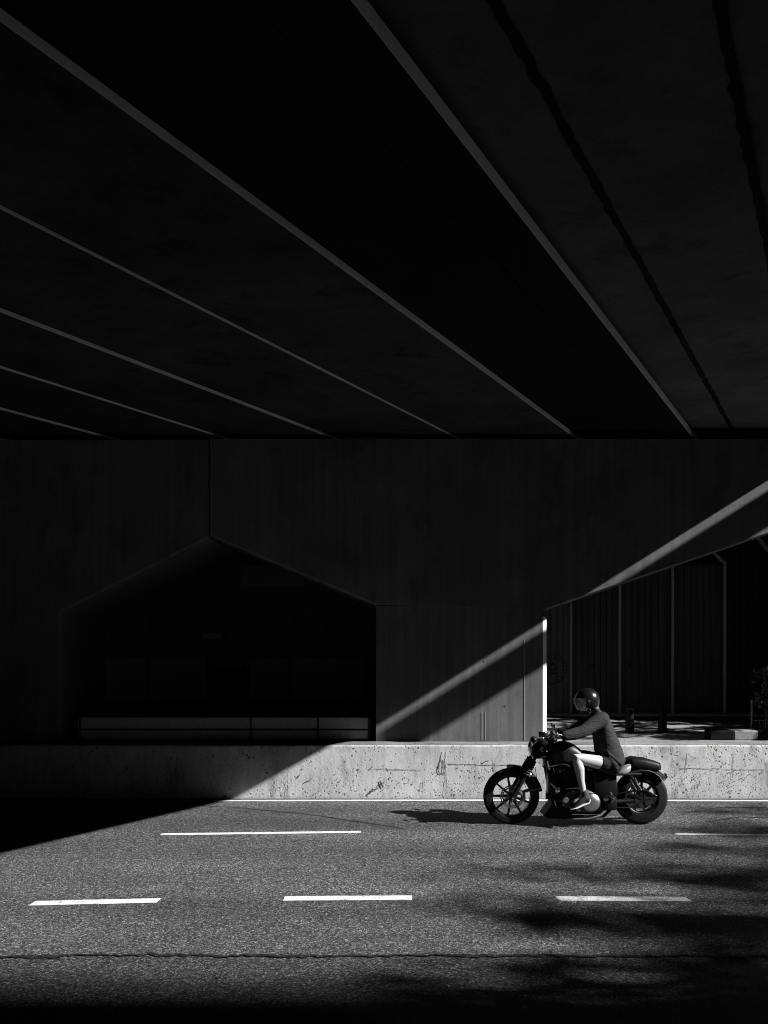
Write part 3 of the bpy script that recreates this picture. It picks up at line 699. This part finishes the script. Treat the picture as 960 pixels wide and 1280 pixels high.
b = MB(); b.lathe(cr, [(.326, -.0925), (.345, -.0945), (.345, -.0965), (.326, -.0945)], 'Y', 60, True, 42, 112); b.build('sheen_strip', M['greym'], rf, 60)  # grey band paints the sky's reflection onto the fender side
b = MB(); b.lathe(cr, [(.3655, -.0665), (.3725, -.045), (.3745, -.045), (.3675, -.0675)], 'Y', 60, True, 40, 100); b.build('sheen_strip', M['alloy'], rf, 60)  # bright strip drawn in for the light streak on the fender
for dy in (-.1, .1):
    b = MB(); b.tube([cr + Vector((math.cos(R(a)) * .325, dy, math.sin(R(a)) * .325)) for a in (128, 112, 95, 78, 62)], [.012, .02, .02, .016, .01], 10); b.build('fender_strut', M['satin'], mc, 60)
b = MB(); p = cr + Vector((math.cos(R(40)) * .385, 0, math.sin(R(40)) * .385)); b.ball(p, (.022, .06, .03), 3); b.build('tail_light', M['red'], mc, 60)
b = MB(); p = q(828, 981); b.bar(p + Vector((-.03, 0, .05)), p + Vector((.02, 0, -.06)), .1, .006); b.build('mudguard_bracket', M['satin'], mc)
for dy in (-.135, .135):
    b = MB(); a, c2 = q(785, 968, dy), q(797, 990, dy); b.tube([a, c2], .016, 12); b.lathe(a, [(0, -.02), (.02, -.018), (.02, .018), (0, .02)], 'Y', 14); b.lathe(c2, [(0, -.02), (.02, -.018), (.02, .018), (0, .02)], 'Y', 14); o = b.build('shock_absorber', M['satin'], mc, 50)
    b = MB(); pts = []; ax_ = (c2 - a); e1 = ax_.normalized().orthogonal(); e2 = ax_.normalized().cross(e1)
    for k in range(8 * 10 + 1):
        t = k / 80; an = 2 * math.pi * k / 10; pts.append(a.lerp(c2, .1 + .7 * t) + (e1 * math.cos(an) + e2 * math.sin(an)) * .028)
    b.tube(pts, .006, 6); b.build('spring', M['black'], o, 60)
# frame
b = MB()
for dy in (-.10, .10):
    b.tube([q(679, 936, dy * .3), q(683, 958, dy), q(688, 988, dy), q(692, 1010, dy), q(702, 1018, dy), q(752, 1018, dy), q(764, 1006, dy), q(768, 985, dy), q(764, 965, dy), q(745, 957, dy * .8), q(712, 950, dy * .4), q(682, 934, dy * .3)], .019, 10)
    b.tube([q(764, 965, dy * 1.2), q(782, 966, dy * 1.2), q(798, 966, dy * 1.1)], .02, 10)
b.build('frame', M['satin'], mc, 60)
b = MB()
for dy in (-.115, .115): b.tube([q(764, 1000, dy), q(782, 999, dy), (cr.x, dy, cr.z)], [.03, .026, .024], 10)
b.build('swingarm', M['satin'], mc, 60)
b = MB(); b.lathe((cr.x, -.135, cr.z), [(.02, -.006), (.105, -.006), (.108, 0), (.105, .006), (.02, .006)], 'Y', 48, True)
for k in range(5):
    a = R(72 * k + 10); d = Vector((math.cos(a), 0, math.sin(a))); b.bar(Vector((cr.x, -.143, cr.z)) + d * .02, Vector((cr.x, -.143, cr.z)) + d * .098, .012, .018)
b.build('belt_pulley', M['darkm'], mc, 40)
b = MB()
for z0, r0, z1, r1 in ((.107, 0, .062, 0), (-.107, 0, -.055, 0)): b.bar((cr.x, -.135, cr.z + z0), (q(752, 0).x, -.135, q(0, 1000).z + z1), .025, .005)
b.build('drive_belt', M['rubber'], mc)
b = MB(); b.tube([q(768, 989, -.15), q(785, 986, -.15), q(802, 985, -.15), q(816, 992, -.15)], [.006, .01, .012, .006], 8); b.build('belt_guard', M['black'], mc, 60)
# engine
b = MB(); b.box(q(692, 0).x, q(752, 0).x, -.12, .13, q(0, 1014).z, q(0, 990).z, .03); b.lathe(q(721, 994), [(0, -.13), (.10, -.125), (.115, -.1), (.115, .1), (.1, .14), (0, .14)], 'Y', 32)
cc = b.build('crankcase', M['satin'], mc, 40)
for (a, c2) in (((716, 992), (703, 958)), ((727, 992), (741, 960))):
    b = MB(); A_, C_ = q(*a), q(*c2); dv = (C_ - A_)
    for k in range(13):
        t = .22 + .6 * k / 12; p = A_.lerp(C_, t); b.bar(p - dv.normalized() * .004, p + dv.normalized() * .004, .165 - .001 * k, .17, 0)
    b.tube([A_, A_.lerp(C_, .85)], .06, 20); o = b.build('cylinder', M['satin'], mc, 40)
    b = MB(); b.bar(A_.lerp(C_, .84), A_.lerp(C_, 1.06), .14, .15, .02); b.build('rocker_cover', M['black'], o, 40)
    b = MB()
    for dx in (-.018, .018): b.tube([A_ + Vector((dx, -.10, .03)), C_ + Vector((dx * 1.4, -.09, -.02))], .008, 8)
    b.build('pushrod_tube', M['satin'], o, 60)
b = MB(); loft_p = []
for px, py in ((702, 995), (708, 988), (722, 986), (738, 989), (748, 995), (751, 1003), (747, 1012), (738, 1016), (720, 1014), (706, 1008), (701, 1002)): loft_p.append((q(px, py, -.215).x, q(px, py, -.215).z))
b.prism(loft_p, -.215, -.12, 0, .02); pc = b.build('primary_cover', M['darkm'], mc, 40)
b = MB(); b.lathe(q(739, 1003, -.22), [(0, -.034), (.04, -.032), (.075, -.024), (.1, -.008), (.108, .006), (.108, .03), (0, .03)], 'Y', 40); b.build('clutch_cover', M['alloy'], pc, 40)
b = MB(); b.lathe(q(707, 1000, -.22), [(0, -.02), (.03, -.018), (.038, -.006), (.04, .01), (0, .01)], 'Y', 24); b.build('inspection_cap', M['alloy'], pc, 40)
b = MB()
for px, py in ((704, 1006), (716, 989), (730, 988), (747, 997), (722, 1013), (746, 1010)): b.lathe(q(px, py, -.217), [(0, -.008), (.007, -.007), (.008, 0), (0, 0)], 'Y', 8)
b.build('bolt', M['chrome'], pc, 40)
b = MB(); pts = [(684, 990), (688, 1002), (677, 1017), (683, 1020), (712, 1021), (712, 1008), (696, 1000)]
b.prism([(q(*p).x, q(*p).z) for p in pts], -.14, .14, 0, .012); b.build('chin_spoiler', M['matte'], mc, 40)
b = MB(); b.box(q(684, 0).x, q(694, 0).x, -.075, .075, q(0, 992).z, q(0, 962).z, .015); b.build('oil_cooler', M['satin'], mc, 30)
b = MB(); b.lathe(q(688, 995, 0), [(0, -.06), (.035, -.058), (.038, 0), (.038, .05), (0, .052)], 'X', 20); b.build('oil_filter', M['black'], mc, 40)
b = MB(); p = q(694, 984, -.13); b.box(p.x - .03, p.x + .03, -.16, -.11, p.z - .035, p.z + .035, .01); b.build('horn', M['chrome'], mc, 40)
b = MB()
b.tube([q(682, 953, -.12), q(685, 959, -.17), q(694, 957, -.18), q(702, 954.5, -.18), q(708, 956, -.17), q(712, 958, -.16)], .008, 8); b.tube([q(688, 979, -.17), q(692, 982, -.18), q(697, 988, -.18)], [.010, .014, .011], 8); b.tube([q(690, 997, -.13), q(692, 1004, -.14)], .01, 8)
b.build('engine_mount', M['alloy'], mc, 60)
b = MB(); b.box(q(689, 0).x, q(742, 0).x, .03, .14, q(0, 996).z, q(0, 952).z, .03); b.build('air_box', M['matte'], mc, 40)
b = MB(); b.box(q(738, 0).x, q(768, 0).x, -.13, .13, q(0, 996).z, q(0, 963).z, .03); b.build('oil_tank', M['matte'], mc, 40)
b = MB(); b.lathe(q(722, 972, .17), [(0, -.05), (.08, -.05), (.1, -.03), (.1, .03), (.08, .05), (0, .05)], 'Y', 32); b.build('air_cleaner', M['black'], mc, 40)
for pts in (((703, 965), (694, 985), (700, 1008), (740, 1012), (800, 1006), (826, 1002)), ((746, 968), (752, 988), (762, 1003), (800, 1000), (824, 996))):
    b = MB(); b.tube([q(px, py, .2) for px, py in pts], [.022, .022, .022, .024, .036, .034][:len(pts)], 14); b.build('exhaust_pipe', M['satin'], mc, 60)
b = MB(); b.box(q(750, 0).x, q(767, 0).x, -.17, .15, q(0, 1010).z, q(0, 992).z, .03); b.build('gearbox', M['matte'], mc, 40)
b = MB(); b.tube([q(764, 990, -.17), q(768, 1000, -.19), q(764, 1003, -.2)], [.01, .009, .007], 8); b.lathe(q(757, 998, -.2), [(0, -.02), (.03, -.018), (.03, .01), (0, .01)], 'Y', 18); b.build('linkage', M['chrome'], mc, 50)
b = MB()
b.tube([q(688, 950, -.06), q(690, 962, -.1), q(684, 975, -.1)], .005, 6); b.tube([q(668, 958, -.05), q(670, 975, -.07), q(664, 985, -.08), q(655, 988, -.085)], .004, 6); b.tube([q(676, 955, -.08), q(683, 966, -.1), q(688, 985, -.12)], .006, 6)
b.build('cable', M['rubber'], mc)
for dy in (-.28, .28):
    b = MB(); p = q(722, 1013, dy); b.tube([p + Vector((0, -math.copysign(.16, dy), .01)), p], .011, 8); b.box(p.x - .028, p.x + .028, dy - .05, dy + .05, p.z - .012, p.z + .012, .008); b.build('foot_peg', M['rubber'], mc, 40)
b = MB(); b.tube([q(752, 1019, -.17), q(738, 1023, -.2), q(716, 1024, -.2)], [.012, .011, .01], 8); b.tube([q(706, 1021, -.14), q(750, 1021, -.14)], .012, 8); b.build('kickstand', M['greym'], mc, 60)

# ------------------------------------------------------------------ rider
pr = bpy.data.objects.new('x', None); 
def limb(b, pts, rad, seg=14):
    pts = [Vector(p) for p in pts]; b.tube(pts, rad, seg)
    for p, r_ in ((pts[0], rad[0]), (pts[-1], rad[-1])): b.ball(p, min(r_) if hasattr(r_, '__len__') else r_, 2)
LS, LE, LW = q(751, 898.5, -.17), q(728, 912.5, -.285), q(704.5, 919.5, -.345)
RS, RE, RW = q(746, 898, .17), q(722, 908, .285), q(699.5, 915, .345)
LH, LK, LA = q(763, 955, -.10), q(720, 947, -.235), q(729.5, 991, -.25)
RH, RK, RA = q(763, 955, .10), q(724, 942, .235), q(729.5, 991, .25)
b = MB()
# trunk, neck, head with face
limb(b, [q(765, 953), q(760, 940), q(754, 922), q(749, 905), q(746, 898)], [(.15, .11), (.135, .10), (.15, .105), (.16, .10), (.11, .07)], 18)
limb(b, [q(747, 897), q(742, 889), q(738, 884)], [.06, .052, .055], 14)
hc = q(734.5, 877)
b.ball(hc + Vector((.01, 0, .01)), (.093, .075, .105), 3); b.ball(hc + Vector((-.035, 0, -.045)), (.062, .058, .07), 3)
b.tube([hc + Vector((-.085, 0, .015)), hc + Vector((-.108, 0, -.02)), hc + Vector((-.088, 0, -.032))], [.008, .015, .01], 8)      # nose
b.ball(hc + Vector((-.082, 0, -.062)), (.016, .026, .008), 2); b.ball(hc + Vector((-.08, 0, -.076)), (.015, .022, .008), 2); b.ball(hc + Vector((-.075, 0, -.1)), (.02, .022, .017), 2)
for s_ in (-1, 1):
    b.ball(hc + Vector((-.078, s_ * .03, .012)), .013, 2); b.ball(hc + Vector((.015, s_ * .077, -.01)), (.022, .01, .032), 2); b.ball(hc + Vector((-.085, s_ * .03, .03)), (.01, .022, .007), 2)
for S, E, W_, G in ((LS, LE, LW, gl), (RS, RE, RW, gr_)):
    limb(b, [S, S.lerp(E, .5), E, E.lerp(W_, .3), W_], [.055, .05, .042, .042, .029])
    sg = -1 if G.y < 0 else 1
    ctr = G + Vector((0, -sg * .02, 0)); back = (W_ - ctr).normalized()
    palm = ctr + Vector((.03, 0, .018)); limb(b, [W_, W_.lerp(palm, .5), palm], [(.03, .024), (.036, .022), (.042, .017)], 12)
    for k, (ln, rr) in enumerate(((1.0, .0088), (1.06, .0092), (1.0, .009), (.82, .0078))):
        yo = sg * (-.03 + k * .021); base = ctr + Vector((.02, yo, .026)); ch = [base]
        for an in (75, 120, 165, 215): 
            a = R(an); ch.append(ctr + Vector((math.cos(a) * .028 * ln, yo, math.sin(a) * .028)))
        limb(b, ch, [rr * 1.12, rr * 1.05, rr, rr * .95, rr * .85], 8)
    th = [ctr + Vector((.035, -sg * .035, .008)), ctr + Vector((.022, -sg * .052, -.016)), ctr + Vector((-.004, -sg * .052, -.028)), ctr + Vector((-.02, -sg * .046, -.022))]
    limb(b, th, [.014, .012, .0105, .009], 8)
for Hh, K, A_ in ((LH, LK, LA), (RH, RK, RA)):
    limb(b, [Hh, Hh.lerp(K, .4), Hh.lerp(K, .85), K, K.lerp(A_, .1), K.lerp(A_, .32) + Vector((.012, 0, 0)), K.lerp(A_, .65), A_], [.088, .08, .062, .057, .053, .058, .042, .034], 16)
    limb(b, [A_, A_ + Vector((-.03, 0, -.06)), A_ + Vector((-.1, 0, -.1))], [.035, .035, .028], 10)
person = b.build('person', M['skin'], None, 80, [('REMESH', dict(mode='VOXEL', voxel_size=.0065)), ('SMOOTH', dict(factor=.5, iterations=3))])
person.parent = None
tag(person, 'rider in dark shirt, shorts and black helmet leaning to the handlebars of the motorcycle', 'person')
for v in person.data.vertices: v.co = v.co
person.location = (MX, MD, 0)
# shirt
b = MB()
limb(b, [q(767, 954), q(764, 946), q(759, 935), q(755.5, 921), q(752, 907), q(748, 898)], [(.2, .135), (.195, .15), (.18, .155), (.178, .135), (.185, .12), (.12, .085)], 24)
limb(b, [q(748, 897), q(744, 891)], [.085, .07], 16)
for S, E, W_ in ((LS, LE, LW), (RS, RE, RW)):
    limb(b, [S + Vector((.012, 0, -.005)), S.lerp(E, .45) + Vector((0, 0, -.012)), E + Vector((.006, 0, -.016)), E.lerp(W_, .5) + Vector((0, 0, -.018)), E.lerp(W_, .93) + Vector((0, 0, -.008))], [.092, .082, .07, .068, .058], 18)
for k in range(7):        # folds across the small of the back and the belly
    t = k / 6; p = q(772 + 7 * t, 925 + 24 * t)
    b.tube([q(759 + 4 * t, 918 + 25 * t, -.16), p + Vector((-.02, -.09, 0)), p + Vector((0, 0, .005)), p + Vector((-.02, .09, 0)), q(759 + 4 * t, 918 + 25 * t, .16)], [.006, .014, .016, .014, .006], 8)
for k in range(5):
    p = q(757 + 3.2 * k, 941 + 2.5 * k, -.15); b.tube([p + Vector((-.05, -.015, .06)), p + Vector((0, -.05, 0)), p + Vector((.05, -.03, -.05))], [.004, .012, .004], 8)
shirt = b.build('shirt', M['shirt'], person, 80, [('REMESH', dict(mode='VOXEL', voxel_size=.010)), ('SMOOTH', dict(factor=.5, iterations=4))])
b = MB()
limb(b, [q(773, 955), q(766, 953), q(757, 951)], [(.175, .105), (.185, .115), (.165, .1)], 22)
for Hh, K in ((LH, LK), (RH, RK)):
    limb(b, [Hh + Vector((.0, 0, -.005)), Hh.lerp(K, .12), Hh.lerp(K, .27)], [.112, .107, .10], 20)
b.tube([q(760, 945, -.17), q(768, 957, -.2), q(771, 962, -.19)], [.03, .04, .02], 10)
b.build('shorts', M['shorts'], person, 80, [('REMESH', dict(mode='VOXEL', voxel_size=.010)), ('SMOOTH', dict(factor=.5, iterations=3))])
for A_ in (LA, RA):
    ft = A_ + Vector((.0, 0, 0)); toe = A_ + Vector((-.13, 0, -.185)); heel = A_ + Vector((.055, 0, -.095))
    b = MB(); limb(b, [A_ + Vector((.012, 0, .0)), A_ + Vector((.012, 0, -.05)), A_ + Vector((-.04, 0, -.095)), toe + Vector((.012, 0, .022))], [(.046, .05), (.05, .055), (.05, .045), (.042, .024)], 16)
    b.ball(heel + Vector((-.018, 0, .035)), (.04, .04, .05), 2)
    sh_ = b.build('shoe', M['shoe'], person, 70, [('REMESH', dict(mode='VOXEL', voxel_size=.007)), ('SMOOTH', dict(factor=.5, iterations=3))])
    b = MB(); pts = [heel + Vector((.014, 0, .02)), heel + Vector((.004, 0, -.012)), heel.lerp(toe, .35) + Vector((0, 0, -.012)), heel.lerp(toe, .7) + Vector((0, 0, -.012)), toe + Vector((-.02, 0, .0))]
    b.tube(pts, [(.03, .01), (.042, .014), (.043, .014), (.048, .013), (.03, .009)], 14); b.build('sole', M['sole'], sh_, 60)
    b = MB()
    for k in range(4):
        p = A_ + Vector((-.03 - k * .022, 0, -.055 - k * .024)); b.tube([p + Vector((.012, -.045, -.012)), p + Vector((-.03, 0, .012)), p + Vector((.012, .045, -.012))], .0035, 5)
    b.build('lace', M['greym'], sh_)
# helmet
b = MB(); hc2 = q(734.3, 875.6)
bmesh.ops.create_uvsphere(b.bm, u_segments=40, v_segments=28, radius=1)
kill = []
for v in b.bm.verts: v.co = Vector((v.co.x * .146, v.co.y * .125, v.co.z * (.15 if v.co.z > 0 else .135)))
for f in b.bm.faces:
    m = f.calc_center_median(); an = math.degrees(math.atan2(m.z, -m.x))
    if (m.x < -.035 and -75 < an < 16) or m.z < -.125: kill.append(f)
bmesh.ops.delete(b.bm, geom=kill, context='FACES')
bmesh.ops.translate(b.bm, verts=b.bm.verts, vec=hc2)
hm = b.build('helmet', M['black'], person, 80, [('SOLIDIFY', dict(thickness=.018, offset=-1))])
b = MB()
for ring in ([(-48 + 62 * k / 8) for k in range(9)],):
    rows = []
    for el in ring:
        rows.append([b.bm.verts.new(hc2 + Vector((-math.cos(R(el)) * math.cos(R(az)) * .162, math.sin(R(az)) * .128 * math.cos(R(el * .5)), math.sin(R(el)) * .15))) for az in range(-72, 73, 8)])
    for a, c in zip(rows, rows[1:]):
        for k in range(len(a) - 1): b.bm.faces.new((a[k], a[k + 1], c[k + 1], c[k]))
b.build('visor', M['visor'], hm, 80, [('SOLIDIFY', dict(thickness=.003))])
b = MB()
for s_ in (-1, 1): b.lathe(hc2 + Vector((-.01, s_ * .126, -.0)), [(0, -.006), (.014, -.005), (.016, 0), (.014, .005), (0, .006)], 'Y', 16)
b.build('visor_screw', M['greym'], hm, 40)
b = MB()
for s_ in (-1, 1): b.tube([hc2 + Vector((.01, s_ * .1, -.1)), hc2 + Vector((-.03, s_ * .06, -.135)), hc2 + Vector((-.045, 0, -.14))], [.008, .008, .008], 8)
b.build('chin_strap', M['shoe'], hm, 60)
b = MB(); b.ball(q(743, 886), (.06, .085, .055), 3); b.build('hair', M['hair'], person, 80)
bpy.data.objects.remove(pr)
